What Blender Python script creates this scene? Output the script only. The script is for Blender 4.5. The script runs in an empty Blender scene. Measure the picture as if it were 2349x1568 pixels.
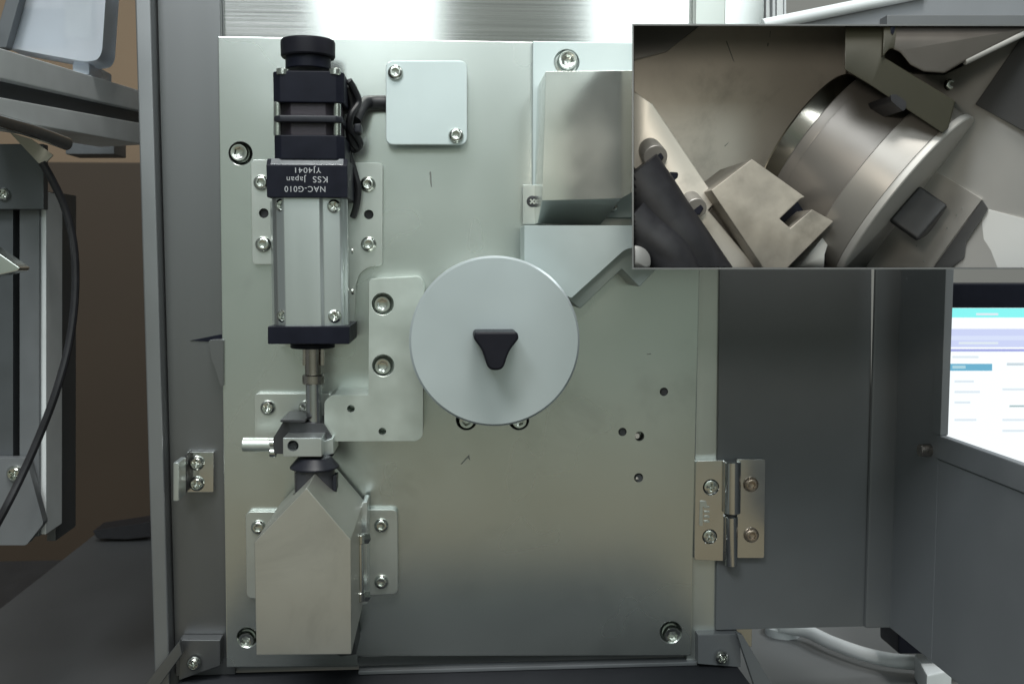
import bpy, bmesh, math, random
from mathutils import Vector, Matrix
random.seed(4)
S = bpy.context.scene
COL = S.collection
R = math.radians
# ------------------------------------------------------------------ camera
# plate front lies in the plane y = 0; D = camera distance (mm); F = focal length in pixels of a 2349 px wide picture
D, F, W, H = 371.0, 2300.0, 2349.0, 1568.0
PITCH = math.atan(184.0/F)
YAW = math.atan(158.5/F*math.cos(PITCH))
cam = bpy.data.objects.new('camera', bpy.data.cameras.new('camera'))
COL.objects.link(cam)
cam.location = (0, -D/1000, 0)
cam.rotation_euler = (math.pi/2-PITCH, 0, -YAW)
cam.data.sensor_fit = 'HORIZONTAL'
cam.data.angle = 2*math.atan(W/2/F)
cam.data.clip_start = 0.01
cam.data.clip_end = 60
S.camera = cam
cam.data.dof.use_dof = True; cam.data.dof.focus_distance = .345; cam.data.dof.aperture_fstop = 34
S.render.resolution_x, S.render.resolution_y = 1024, 683
S.view_settings.view_transform = 'Standard'
S.view_settings.look = 'None'
S.view_settings.gamma = 1
S.view_settings.exposure = 0
# ------------------------------------------------------------------ light
w = bpy.data.worlds.new('World'); S.world = w; w.use_nodes = True
bg = w.node_tree.nodes['Background']
bg.inputs[0].default_value = (0.80, 0.90, 0.86, 1)
bg.inputs[1].default_value = 0.195
def area(name, loc, target, sx, sy, radiance, col):
    l = bpy.data.lights.new(name, 'AREA'); l.shape = 'RECTANGLE'; l.size = sx; l.size_y = sy
    l.energy = radiance*math.pi*sx*sy; l.color = col
    o = bpy.data.objects.new(name, l); COL.objects.link(o); o.location = loc
    o.rotation_euler = (Vector(target)-Vector(loc)).to_track_quat('-Z', 'Y').to_euler()
    return o
area('window_light_narrow', (-0.125, -1.5, 0.80), (-0.125, 0, 0.60), 0.232, 0.86, 4, (0.90, 1.0, 1.0))
area('window_light_wide', (0.442, -1.5, 0.80), (0.442, 0, 0.60), 0.317, 0.86, 4, (0.90, 1.0, 1.0))
area('ceiling_light', (0.15, -0.55, 1.05), (0.08, 0, 0), 0.34, 0.4, 10, (0.95, 1.0, 0.98))
area('wall_fill_light', (0, -0.9, 1.6), (0, -2.0, -0.5), 0.6, 0.6, 24, (1.0, 0.96, 0.90))  # added unseen lamp, brightens the wall behind the camera
area('side_fill_light', (0.85, 0.1, 0.8), (0.3, 0.18, -0.19), 0.4, 0.4, 10, (0.95, 1.0, 1.0))  # added unseen lamp, brightens the table and hose below the door
area('left_fill_light', (-0.35, -0.8, 0.75), (-0.16, 0.05, 0.03), 0.3, 0.3, 20, (0.93, 0.98, 1.0))  # added unseen lamp, brightens the cabinet side and shelf beams
sp = bpy.data.objects.new('tray_lamp', bpy.data.lights.new('tray_lamp', 'SPOT')); COL.objects.link(sp)  # added unseen spot, brightens only the tray
sp.location = (0.03, -0.25, 0.052); sp.rotation_euler = (Vector((0.103, -0.07, 0.037))-sp.location).to_track_quat('-Z', 'Y').to_euler()
sp.data.energy = .24; sp.data.color = (1.0, .91, .78); sp.data.spot_size = R(44); sp.data.spot_blend = .5; sp.data.shadow_soft_size = .012
# ------------------------------------------------------------------ helpers
RM = cam.rotation_euler.to_matrix()
def ray(u, v):
    return RM @ Vector(((u-W/2)/F, (H/2-v)/F, -1.0))
def V(u, v, h=0.0):
    """point h mm in front of the plate that is seen at picture point (u, v)"""
    d = ray(u, v); t = (D-h)/d.y
    return Vector((d.x*t, -h, d.z*t))/1000
def VZ(u, v, z):
    d = ray(u, v); t = z/d.z
    return Vector((d.x*t, -D+d.y*t, z))/1000
def mm(px, h=0.0): return px*(D-h)/F
ORG = {}
def thing(name, label, cat, loc, group=None):
    o = bpy.data.objects.new(name, None); COL.objects.link(o)
    o.empty_display_size = .01; o.location = loc; o['label'] = label; o['category'] = cat
    if group: o['group'] = group
    ORG[o.name] = Vector(loc); return o
def finish(bm, name, m, smooth=35):
    bmesh.ops.remove_doubles(bm, verts=bm.verts, dist=1e-6)
    bmesh.ops.recalc_face_normals(bm, faces=bm.faces)
    uv = bm.loops.layers.uv.get('UVMap') or bm.loops.layers.uv.new('UVMap')
    for f in bm.faces:
        f.smooth = True
        for l in f.loops: l[uv].uv = (l.vert.co.x*4+l.vert.co.y*.02, l.vert.co.z*4+l.vert.co.y*4)
    me = bpy.data.meshes.new(name); bm.to_mesh(me); bm.free()
    me.set_sharp_from_angle(angle=R(smooth))
    me.materials.append(m); return me
def wn(o):
    m = o.modifiers.new('normals', 'WEIGHTED_NORMAL'); m.keep_sharp = True; m.weight = 80
def part(name, bm, m, parent, label=None, kind=None):
    me = finish(bm, name, m)
    o = bpy.data.objects.new(name, me); COL.objects.link(o); wn(o)
    me.transform(Matrix.Translation(-ORG[parent.name])); o.parent = parent
    ORG[o.name] = ORG[parent.name]
    if label: o['label'] = label
    if kind: o['kind'] = kind
    return o
def solo(name, bm, m, label, cat, group=None):
    me = finish(bm, name, m)
    c = sum((v.co for v in me.vertices), Vector())/len(me.vertices)
    me.transform(Matrix.Translation(-c))
    o = bpy.data.objects.new(name, me); COL.objects.link(o); o.location = c; wn(o)
    ORG[o.name] = c
    if label: o['label'] = label; o['category'] = cat
    if group: o['group'] = group
    return o
def struct(name, bm, m):
    o = solo(name, bm, m, None, None); o['kind'] = 'structure'; return o
def bev(bm, w, seg=2, ang=20):
    if w <= 0: return
    bmesh.ops.remove_doubles(bm, verts=bm.verts, dist=1e-6)
    bmesh.ops.recalc_face_normals(bm, faces=bm.faces)
    es = [e for e in bm.edges if len(e.link_faces) == 2 and e.calc_face_angle(0) > R(ang)]
    bmesh.ops.bevel(bm, geom=es, offset=w/1000, segments=seg, affect='EDGES', clamp_overlap=True, profile=.5)
def extrude(pts, vec, bevel=0, bm=None, seg=2, ang=20):
    """polygon of 3D points (m) pushed along vec (m)"""
    b = bmesh.new(); vec = Vector(vec)
    a = [b.verts.new(p) for p in pts]; c = [b.verts.new(Vector(p)+vec) for p in pts]
    b.faces.new(a); b.faces.new(c[::-1]); n = len(a)
    for i in range(n): b.faces.new((a[i], c[i], c[(i+1) % n], a[(i+1) % n]))
    bev(b, bevel, seg, ang)
    if bm is None: return b
    merge(bm, b); return bm
def merge(bm, b):
    me = bpy.data.meshes.new('tmp'); b.to_mesh(me); b.free(); bm.from_mesh(me); bpy.data.meshes.remove(me)
def rnd(pts, r, n=5):
    """round the corners of a 2D polygon; r: number or list"""
    out = []; N = len(pts)
    for i, p in enumerate(pts):
        rr = r[i] if isinstance(r, (list, tuple)) else r
        p = Vector(p[:2]); a = Vector(pts[i-1][:2])-p; b = Vector(pts[(i+1) % N][:2])-p
        if rr <= 0: out.append((p.x, p.y)); continue
        k = min(rr, a.length*.45, b.length*.45)
        s, e = p+a.normalized()*k, p+b.normalized()*k
        for j in range(n+1):
            t = j/n; q = s*(1-t)**2+p*2*t*(1-t)+e*t*t; out.append((q.x, q.y))
    return out
def prism(pts, hf, hb, bevel=.25, bm=None, seg=2, ang=20):
    return extrude([V(u, v, hf) for u, v in pts], (0, (hf-hb)/1000, 0), bevel, bm, seg, ang)
def rect(u0, v0, u1, v1): return [(u0, v0), (u1, v0), (u1, v1), (u0, v1)]
def box(u0, v0, u1, v1, hf, hb, bevel=.25, bm=None, rad=0):
    p = rect(u0, v0, u1, v1)
    return prism(rnd(p, rad) if rad else p, hf, hb, bevel, bm)
def wbox(x0, y0, z0, x1, y1, z1, bevel=.3, bm=None):
    """world box in mm"""
    return extrude([Vector(p)/1000 for p in ((x0, y0, z0), (x1, y0, z0), (x1, y0, z1), (x0, y0, z1))], (0, (y1-y0)/1000, 0), bevel, bm)
def basis(d):
    d = Vector(d).normalized(); a = Vector((0, 0, 1)) if abs(d.z) < .9 else Vector((0, 1, 0))
    x = a.cross(d).normalized(); return x, d.cross(x), d
def lathe(c, d, prof, n=28, bm=None, shape=None):
    """prof: list of (radius mm, offset mm along d); shape(k, theta) scales the radius of ring k"""
    b = bm or bmesh.new(); x, y, d = basis(d); rings = []
    for k, (r, o) in enumerate(prof):
        if r < 1e-5: rings.append([b.verts.new(c+d*o/1000)]); continue
        ring = []
        for i in range(n):
            t = 2*math.pi*i/n; q = r*(shape(k, t) if shape else 1)/1000
            ring.append(b.verts.new(c+x*math.cos(t)*q+y*math.sin(t)*q+d*o/1000))
        rings.append(ring)
    for a, e in zip(rings, rings[1:]):
        for i in range(n):
            j = (i+1) % n
            if len(a) == 1 and len(e) == 1: continue
            if len(a) == 1: b.faces.new((a[0], e[i], e[j]))
            elif len(e) == 1: b.faces.new((a[i], e[0], a[j]))
            else: b.faces.new((a[i], e[i], e[j], a[j]))
    return b
def cyl(p, q, r, r2=None, n=24, bm=None, ch=0.2):
    """closed cylinder between points (m), radius mm, with a chamfer"""
    r2 = r if r2 is None else r2; p = Vector(p); q = Vector(q); L = (q-p).length*1000; ch = min(ch, r*.4, L*.3)
    return lathe(p, q-p, [(0, 0), (r-ch, 0), (r, ch), (r2, L-ch), (r2-ch, L), (0, L)], n, bm)
def tube(pts, r, bm=None, n=10, sub=6):
    """smooth tube through 3D points (m); r mm or list"""
    b = bm or bmesh.new(); P = [Vector(p) for p in pts]; N = len(P); path = []
    for i in range(N-1):
        a, p, q, c = P[max(i-1, 0)], P[i], P[i+1], P[min(i+2, N-1)]
        for j in range(sub):
            t = j/sub
            path.append(.5*((2*p)+(q-a)*t+(2*a-5*p+4*q-c)*t*t+(3*p-a-3*q+c)*t**3))
    path.append(P[-1]); prev = None; nrm = None
    for i, p in enumerate(path):
        d = (path[min(i+1, len(path)-1)]-path[max(i-1, 0)]).normalized()
        if nrm is None: nrm = basis(d)[0]
        nrm = (nrm-d*nrm.dot(d)).normalized(); y = d.cross(nrm)
        rr = (r if not isinstance(r, (list, tuple)) else r[0]+(r[-1]-r[0])*i/(len(path)-1))/1000
        ring = [b.verts.new(p+(nrm*math.cos(2*math.pi*k/n)+y*math.sin(2*math.pi*k/n))*rr) for k in range(n)]
        if prev:
            for k in range(n): b.faces.new((prev[k], ring[k], ring[(k+1) % n], prev[(k+1) % n]))
        else: b.faces.new(ring[::-1])
        prev = ring
    b.faces.new(prev); return b
def holes(o, cuts):
    """really cut round holes: (u, v, h, radius px, depth mm)"""
    cb = bmesh.new(); off = ORG[o.name]
    for c in cuts:
        u, v, h, rp, dep = c[:5]; p = V(u, v, h)-off; r = mm(rp, h)
        lathe(p, (0, 1, 0), [(0, -1), (r*1.04, -1), (r*1.04, 0), (r, .12), (r, dep), (0, dep+r*.3)], 24, cb)
    subtract(o, cb)
def subtract(o, cb):
    bmesh.ops.recalc_face_normals(cb, faces=cb.faces)
    cme = bpy.data.meshes.new('cutter'); cb.to_mesh(cme); cb.free()
    co = bpy.data.objects.new('cutter', cme); COL.objects.link(co)
    om, pa = o.matrix_basis.copy(), o.parent
    o.parent = None; o.location = (0, 0, 0); co.location = (0, 0, 0)
    o.modifiers.clear(); md = o.modifiers.new('b', 'BOOLEAN'); md.operation = 'DIFFERENCE'; md.solver = 'EXACT'; md.object = co
    dg = bpy.context.evaluated_depsgraph_get(); dg.update()
    me = bpy.data.meshes.new_from_object(o.evaluated_get(dg)); o.modifiers.clear(); wn(o)
    old = o.data; me.name = old.name; o.data = me; bpy.data.meshes.remove(old)
    for p in me.polygons: p.use_smooth = True
    me.set_sharp_from_angle(angle=R(30))
    o.parent = pa; o.matrix_basis = om
    bpy.data.objects.remove(co); bpy.data.meshes.remove(cme)
# ------------------------------------------------------------------ materials
def mat(name, col, metal=0.0, rough=.5, var=.06, vscale=60, rvar=.08, bump=0, bscale=900, stretch=None, aniso=0, spec=.5, emit=0, trans=0, coat=0, stain=0):
    m = bpy.data.materials.new(name); m.use_nodes = True; nt = m.node_tree; N, L = nt.nodes, nt.links
    p = N['Principled BSDF']; p.inputs['Metallic'].default_value = metal
    p.inputs['Specular IOR Level'].default_value = spec
    p.inputs['Coat Weight'].default_value = coat
    p.inputs['Transmission Weight'].default_value = trans
    if emit:
        p.inputs['Emission Color'].default_value = (*col, 1); p.inputs['Emission Strength'].default_value = emit
        p.inputs['Base Color'].default_value = (.02, .02, .02, 1); p.inputs['Roughness'].default_value = rough; return m
    tc = N.new('ShaderNodeTexCoord'); mp = N.new('ShaderNodeMapping'); L.new(tc.outputs['Object'], mp.inputs[0])
    if stretch: mp.inputs['Scale'].default_value = stretch
    n1 = N.new('ShaderNodeTexNoise'); n1.inputs['Scale'].default_value = vscale; n1.inputs['Detail'].default_value = 2.5
    L.new(mp.outputs[0], n1.inputs['Vector'])
    r1 = N.new('ShaderNodeMapRange'); r1.inputs[1].default_value = 0; r1.inputs[2].default_value = 1
    r1.inputs[3].default_value = 1-var*2.2; r1.inputs[4].default_value = 1+var*2.2; L.new(n1.outputs['Fac'], r1.inputs[0])
    mx = N.new('ShaderNodeVectorMath'); mx.operation = 'SCALE'; mx.inputs[0].default_value = col
    L.new(r1.outputs[0], mx.inputs['Scale']); last = mx.outputs[0]
    if stain:      # handling smudges and old oil stains
        n3 = N.new('ShaderNodeTexNoise'); n3.inputs['Scale'].default_value = 28; n3.inputs['Detail'].default_value = 6; n3.inputs['Roughness'].default_value = .65
        n3.inputs['Distortion'].default_value = .6; L.new(mp.outputs[0], n3.inputs['Vector'])
        r3 = N.new('ShaderNodeMapRange'); r3.interpolation_type = 'SMOOTHSTEP'; r3.inputs[1].default_value = .50; r3.inputs[2].default_value = .74
        r3.inputs[3].default_value = 1; r3.inputs[4].default_value = 1-stain; L.new(n3.outputs['Fac'], r3.inputs[0])
        m3 = N.new('ShaderNodeVectorMath'); m3.operation = 'SCALE'; L.new(last, m3.inputs[0]); L.new(r3.outputs[0], m3.inputs['Scale']); last = m3.outputs[0]
    L.new(last, p.inputs['Base Color'])
    r2 = N.new('ShaderNodeMapRange'); r2.inputs[1].default_value = 0; r2.inputs[2].default_value = 1
    r2.inputs[3].default_value = rough-rvar*1.8; r2.inputs[4].default_value = rough+rvar*1.8
    L.new(n1.outputs['Fac'], r2.inputs[0]); L.new(r2.outputs[0], p.inputs['Roughness'])
    if bump:
        n2 = N.new('ShaderNodeTexNoise'); n2.inputs['Scale'].default_value = bscale; n2.inputs['Detail'].default_value = 4
        L.new(mp.outputs[0], n2.inputs['Vector'])
        bp = N.new('ShaderNodeBump'); bp.inputs['Strength'].default_value = bump; bp.inputs['Distance'].default_value = .0003
        L.new(n2.outputs['Fac'], bp.inputs['Height']); L.new(bp.outputs[0], p.inputs['Normal'])
    if aniso:
        p.inputs['Anisotropic'].default_value = aniso; p.inputs['Anisotropic Rotation'].default_value = .25
        tg = N.new('ShaderNodeTangent'); tg.direction_type = 'UV_MAP'; tg.uv_map = 'UVMap'
        L.new(tg.outputs[0], p.inputs['Tangent'])
    m.diffuse_color = (*col, 1); return m
M = {}
M['plate'] = mat('plated_steel', (.61, .645, .62), .94, .26, .04, 14, .06, stain=.12)
M['plate2'] = mat('thin_plated_sheet', (.60, .63, .60), .85, .33, .04, 60, .03)
M['cover'] = mat('bright_anodised', (.58, .66, .66), .45, .45, .03, 60, .05)
M['disc'] = mat('matte_anodised', (.53, .59, .605), .5, .33, .04, 35, .05)
M['block'] = mat('milled_aluminium', (.56, .61, .57), .75, .40, .06, 120, .06, stain=.15)
M['greyblock'] = mat('grey_anodised', (.48, .55, .55), .45, .45, .03, 90, .05)
M['nose'] = mat('nickel_sheet', (.56, .555, .51), .85, .36, .05, 30, .05, stain=.14)
M['alu'] = mat('extruded_aluminium', (.62, .66, .66), .9, .32, .05, 90, .05, .05, 900, (1, 1, .05))
M['steel'] = mat('bright_steel', (.66, .68, .66), 1, .16, .05, 300, .05)
M['screw'] = mat('screw_steel', (.62, .64, .60), 1, .2, .06, 600, .06)
M['rod'] = mat('ground_steel', (.55, .55, .56), 1, .17, .04, 300, .04)
M['bronze'] = mat('brown_steel', (.42, .38, .35), 1, .26, .06, 300, .05)
M['black'] = mat('black_anodised', (.008, .009, .016), 0, .45, .15, 200, .06, spec=.15)
M['stack'] = mat('motor_lamination', (.032, .026, .034), .2, .5, .12, 400, .05, .2, 1500, (1, 1, 6))
M['rubber'] = mat('black_rubber', (.014, .014, .017), 0, .48, .15, 300, .06)
M['plastic'] = mat('black_plastic', (.014, .015, .021), 0, .4, .12, 300, .05, spec=.35)
M['knob'] = mat('dark_knob_plastic', (.009, .009, .014), 0, .5, .15, 150, .06, spec=.2)
M['white_print'] = mat('white_print', (.40, .41, .43), 0, .5, .15, 2500)
M['stainless'] = mat('brushed_stainless', (.56, .57, .56), 1, .17, .06, 30, .03, 0, 400, (.3, 1, 60), aniso=.92)
M['stainless_v'] = mat('stainless_vertical', (.20, .205, .21), .9, .38, .02, 20, .02, 0, 500, (4, 1, .3))
M['post'] = mat('satin_post_steel', (.27, .28, .29), .8, .40, .04, 30, .05)
M['chamfer'] = mat('bright_chamfer', (.32, .34, .36), .8, .3)
M['worktop'] = mat('worktop_paint', (.062, .066, .070), 0, .5, .06, 12)
M['foot'] = mat('grey_cast_bracket', (.17, .18, .19), .3, .45, .06, 60)
M['cup'] = mat('smoked_plastic', (.05, .05, .056), 0, .28)
M['chrome'] = mat('polished_stainless', (.66, .685, .65), .92, .2, .03, 60, .04)
M['hinge'] = mat('polished_hinge', (.60, .61, .60), 1, .14, .05, 120, .04)
M['grey'] = mat('grey_paint', (.132, .140, .147), 0, .45, .05, 40, .06, .06, 2200, coat=.1)
M['grey2'] = mat('grey_paint_lighter', (.20, .212, .228), 0, .5, .05, 40, .06, .06, 2200)  # same door paint, lightened to put light on the folded side
M['dark'] = mat('dark_metal', (.04, .041, .044), .3, .45, .08, 50, .06)
M['ledge'] = mat('dark_ledge_steel', (.032, .034, .039), .2, .75, .08, 40, .06, spec=.12)
M['brown'] = mat('brown_wall', (.21, .15, .098), 0, .8, .08, 6, .05, .1, 300)
M['wood'] = mat('brown_board', (.040, .026, .015), 0, .65, .15, 5, .08, .1, 200)
M['wall'] = mat('warm_grey_wall', (.22, .215, .20), 0, .8, .04, 8)
M['floor'] = mat('room_wall_warm', (.72, .62, .46), 0, .7, .1, 3)
M['wallcool'] = mat('cool_lit_wall', (.50, .585, .53), 0, .7, .04, 3)  # window light colour put into the paint of the upper wall
M['profile'] = mat('aluminium_profile', (.78, .81, .82), .2, .42, .06, 60, .06, .04, 800)
M['profile_dark'] = mat('dark_profile', (.12, .13, .14), .5, .4, .06, 60)
M['bin'] = mat('cloudy_plastic', (.70, .77, .86), 0, .3, .10, 18, .08, spec=.6, trans=.55)
M['paper'] = mat('beige_tag', (.42, .40, .33), 0, .7, .05, 80)
M['whitep'] = mat('white_plastic', (.72, .76, .78), 0, .4, .03, 60)
M['whitetube'] = mat('white_tube', (.78, .81, .83), 0, .35, .04, 60)
M['table'] = mat('grey_table', (.20, .205, .21), 0, .4, .08, 20)
M['mark'] = mat('scratch_mark', (.25, .26, .24), .6, .6, .2, 900)
# ------------------------------------------------------------------ screws
CACHE = {}
def screw_mesh(kind, r):
    key = (kind, round(r, 2))
    if key in CACHE: return CACHE[key]
    hexf = lambda t: .866/math.cos(((t+math.pi/6) % (math.pi/3))-math.pi/6)
    cross = lambda t: 1.0 if abs(math.sin(2*t)) < .62 else .42
    bm = bmesh.new(); z = Vector((0, 0, 0)); d = (0, -1, 0)
    if kind == 'button':
        hh = r*.62; s = .50*r
        prof = [(r*1.02, 0), (r, hh*.35), (r*.9, hh*.7), (r*.72, hh*.95), (s*1.12, hh), (s, hh*.97), (s*.96, hh*.3), (0, hh*.15)]
        lathe(z, d, prof, 36, bm, lambda k, t: hexf(t) if k in (5, 6) else 1)
    elif kind == 'cap':
        hh = r*1.1; s = .55*r
        prof = [(r, -.5), (r, hh*.86), (r*.9, hh), (s*1.15, hh), (s, hh*.95), (s*.97, hh*.3), (0, hh*.2)]
        lathe(z, d, prof, 36, bm, lambda k, t: hexf(t) if k in (4, 5) else 1)
    elif kind == 'flat':
        prof = [(r, -.2), (r, .12), (r*.94, .2), (r*.62, .2), (r*.55, .12), (r*.5, -r*.4), (0, -r*.5)]
        lathe(z, d, prof, 40, bm, lambda k, t: cross(t) if k in (3, 4, 5) else 1)
    else:   # pan head with a cross recess
        hh = r*.68
        prof = [(r, 0), (r, hh*.35), (r*.86, hh*.75), (r*.66, hh), (r*.6, hh*.98), (r*.5, hh*.3), (0, hh*.1)]
        lathe(z, d, prof, 40, bm, lambda k, t: cross(t) if k in (4, 5) else 1)
    me = finish(bm, 'screw', M['screw'], 40); CACHE[key] = me; return me
def screw(parent, u, v, h, rp, kind='button', name='screw', label=None, m=None, tilt=None):
    r = mm(rp, h); me = screw_mesh(kind, r)
    if m: me = me.copy(); me.materials.clear(); me.materials.append(m)
    o = bpy.data.objects.new(name, me); COL.objects.link(o); o.parent = parent
    o.location = V(u, v, h)-ORG[parent.name]; o.rotation_euler = (0, random.uniform(0, 1), 0)
    if tilt: o.rotation_euler = tilt
    if label: o['label'] = label
    ORG[o.name] = ORG[parent.name]; return o
def cbore(parent, u, v, h, rp):
    """cap screw sunk in a counterbore already cut"""
    return screw(parent, u, v, h-4.6, rp*.76, 'cap', 'bolt')
# ================================================================== SETTING
# unseen wall behind the camera, mirrored in the metal: warm below, cool above
struct('room_wall', wbox(-2500, -2100, -1400, 2500, -2080, -470, 0), M['floor'])
struct('room_wall', wbox(-2500, -2100, -470, 2500, -2080, 420, 0), M['wallcool'])
struct('wall', wbox(-1500, 520, -740, -60, 540, 900, 0), M['brown'])
struct('wall.001', wbox(-60, 520, -740, 1500, 540, 900, 0), M['wall'])
# ------------------------------------------------------------------ cabinet
cab = thing('machine_cabinet', 'brushed stainless steel machine cabinet behind the pale mounting plate', 'cabinet', V(1016, 1530, -8))
xl, xr = V(345, 600, -8).x*1000, V(1752, 100, -8).x*1000
b = bmesh.new()
p0, p1 = V(309, 0, 2), V(346, 0, 2)
X0, X1 = p0.x*1000, p1.x*1000
part('back_panel', wbox(X0+2, 8, -152, xr, 11, 240, .3), M['stainless'], cab)
extrude([Vector((X0, -2, 240))/1000, Vector((X1, -2, 240))/1000, Vector((X1, 300, 240))/1000, Vector((X0, 300, 240))/1000], (0, 0, -.62), .7, b, 3)
part('corner_post', b, M['post'], cab)
sL = X1+.4; sR = V(520, 600, -6).x*1000
part('side_strip', wbox(sL, 4.5, -156, sR, 7.6, 104, .3), M['stainless_v'], cab)
tR0, tR1 = V(1580, 900, -5).x*1000, V(1646, 900, -5).x*1000
part('hinge_strip', wbox(tR0, 2.6, -156, tR1, 7.6, 200, .4), M['plate2'], cab)
part('door_gap_shade', wbox(tR1+.3, 4.5, -130, V(1668, 900, -5).x*1000, 7.8, 60, .3), M['black'], cab)  # black strip put in as the shade of the gap beside the door
Zl = V(1016, 1530, -6).z*1000
lx0, lx1 = V(408, 1490, 0).x*1000, V(1692, 1500, 0).x*1000
part('bottom_ledge', wbox(lx0, -150, Zl-3, lx1, 7, Zl, .5), M['ledge'], cab)
part('ledge_lip', wbox(V(822, 1510, -2).x*1000, .5, Zl+.2, V(1598, 1510, -2).x*1000, 6, Zl+1.8, .4), M['foot'], cab)
part('cabinet_body', wbox(X0+6, 11.5, -500, V(1650, 900, -5).x*1000, 300, 240, .5), M['post'], cab)
# hooked tab punched out of the side strip
tab = thing('bent_tab', 'small bent steel tab standing out of a slot beside the plate edge', 'tab', V(480, 830, -4))
b = bmesh.new(); prism(rnd([(478, 780), (512, 778), (512, 886), (505, 884), (492, 838), (486, 830)], 5), 1.5, -6, .3, b); part('hook', b, M['stainless_v'], tab)
b = bmesh.new(); prism([(436, 781), (470, 774), (510, 766), (512, 778), (478, 783)], -4.1, -4.6, 0, b); part('slot', b, M['black'], tab)
# ------------------------------------------------------------------ mounting plate
pl = thing('mounting_plate', 'large pale green grey metal plate that carries the actuator and the round disc', 'plate', V(1050, 1510, 0))
b = prism([(499, 83), (1617, 103), (1586, 1503), (820, 1505), (820, 1528), (519, 1530)], 0, -7.4, .5)
plate = part('sheet', b, M['plate'], pl)
cb = [(552, 352, 26), (567, 1461, 24), (1539, 1449, 27), (1070, 962, 24), (1190, 962, 24)]
ph = [(1523, 898, 9.5), (1428, 990, 9.5), (1467, 1000, 11), (1465, 1095, 10.5)]
holes(plate, [(u, v, 0, r, 6.4) for u, v, r in cb]+[(u, v, 0, r, 6.4) for u, v, r in ph]+[(605, 489, 3, 10.5, 9.4), (846, 492, 3, 10.5, 9.4)])
for u, v, r in cb: cbore(plate, u, v, 0, r)
for u, v in ((1523, 898), (1428, 990)): part('hole_shade', cyl(V(u, v, -6), V(u, v, -1.0), mm(9)), M['rubber'], plate)  # black plugs put in as the shade deep in the holes
for u, v in ((605, 489), (846, 492)): part('hole_shade', cyl(V(u, v, 3)+Vector((0, .0095, 0)), V(u, v, 3)+Vector((0, .0014, 0)), mm(10)), M['rubber'], plate)  # same black shade plugs under the base plate holes
part('dowel_pin', cyl(V(1461, 999, -6), V(1461, 999, -.8), mm(7.5)), M['bronze'], pl)
part('hole_shade', cyl(V(1465, 1095, -6), V(1465, 1095, -1.2), mm(9.5)), M['dark'], plate)  # dark plug for the shade inside this hole
part('dowel_pin', cyl(V(1461, 1096, -4), V(1461, 1096, -.9), mm(4)), M['bronze'], pl)  # no pin here: stands for the small bright reflection in the hole
for pts in ([(985, 395), (989, 393), (991, 430), (988, 428)], [(1056, 1064), (1070, 1048), (1076, 1042), (1079, 1056), (1073, 1050), (1060, 1064)], [(1484, 811), (1494, 810), (1494, 812), (1484, 813)]):
    part('scratch', prism(pts, .03, -.2, 0), M['mark'], pl)
# ================================================================== ACTUATOR
ac = thing('linear_actuator', 'black and silver linear stepper actuator with turning knob on top and steel rod below', 'actuator', V(716, 790, 4))
b = prism(rnd([(576, 366), (878, 374), (877, 610), (850, 610), (824, 626), (816, 660), (812, 770), (790, 795), (640, 795), (640, 606), (579, 606)], [10, 10, 12, 25, 20, 5, 20, 5, 5, 5, 10]), 3, .05, .5)
bp = part('base_plate', b, M['plate2'], ac)
holes(bp, [(605, 489, 3, 10.5, 6), (846, 492, 3, 10.5, 6)])
for u, v in ((600, 419), (844, 423), (604, 560), (846, 560)): screw(bp, u, v, 3, 17.5, 'button')
def vbox(u0, v0, u1, v1, hf, hb, bev_, m, name, parent, ch=0):
    z0, z1 = V(u0, v0, hf), V(u1, v1, hf)
    if not ch: return part(name, box(u0, v0, u1, v1, hf, hb, bev_), m, parent)
    # chamfered vertical corners
    x0, x1 = z0.x*1000, z1.x*1000; yf, yb = -hf, -hb
    pts = [(x0+ch, yf), (x1-ch, yf), (x1, yf+ch), (x1, yb-ch), (x1-ch, yb), (x0+ch, yb), (x0, yb-ch), (x0, yf+ch)]
    return part(name, extrude([Vector((x, y, z0.z*1000))/1000 for x, y in pts], (0, 0, z1.z-z0.z), bev_, None, 2, 15), m, parent)
AX = 18
def axis(v): return V(716, v, AX)
ax_x = V(716, 700, AX).x
def AP(v): p = V(716, v, AX); return Vector((ax_x, p.y, p.z))
def acyl(v0, v1, rp, m, name, parent=ac, bm=None, n=32, ch=.3):
    return part(name, cyl(AP(v1), AP(v0), mm(rp, AX), n=n, ch=ch), m, parent)
# turning knob
b = lathe(AP(134), AP(96)-AP(134), [(0, 0), (mm(57, AX), 0), (mm(59.5, AX), .5), (mm(60, AX), 5.0), (mm(58, AX), 5.8), (mm(50, AX), 6.0), (0, 6.1)], 48)
part('turning_knob', b, M['knob'], ac)
acyl(162, 130, 50, M['black'], 'knob_neck')
vbox(623, 161, 789, 236, 32, 5, .5, M['black'], 'encoder_block', ac, 2.4)
for u in (648, 768):
    part('corner_screw', cyl(V(u, 173, 30.6), V(u, 158, 30.6), 2.0, n=16), M['screw'], ac)
vbox(634, 234, 780, 312, 30.5, 6, .3, M['stack'], 'motor_stack', ac, 4.6)
for u in (637, 773):
    part('tie_rod', cyl(V(u, 312, 29.6), V(u, 234, 29.6), 1.35, n=14), M['screw'], ac)
vbox(626, 263, 785, 281, 32.6, 4, .6, M['plastic'], 'cable_tie', ac, 2)
part('tie_lock', box(812, 283, 828, 304, 22, 14, .6), M['plastic'], ac)
vbox(626, 309, 790, 366, 32, 5, .5, M['black'], 'motor_flange', ac, 2.4)
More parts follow.
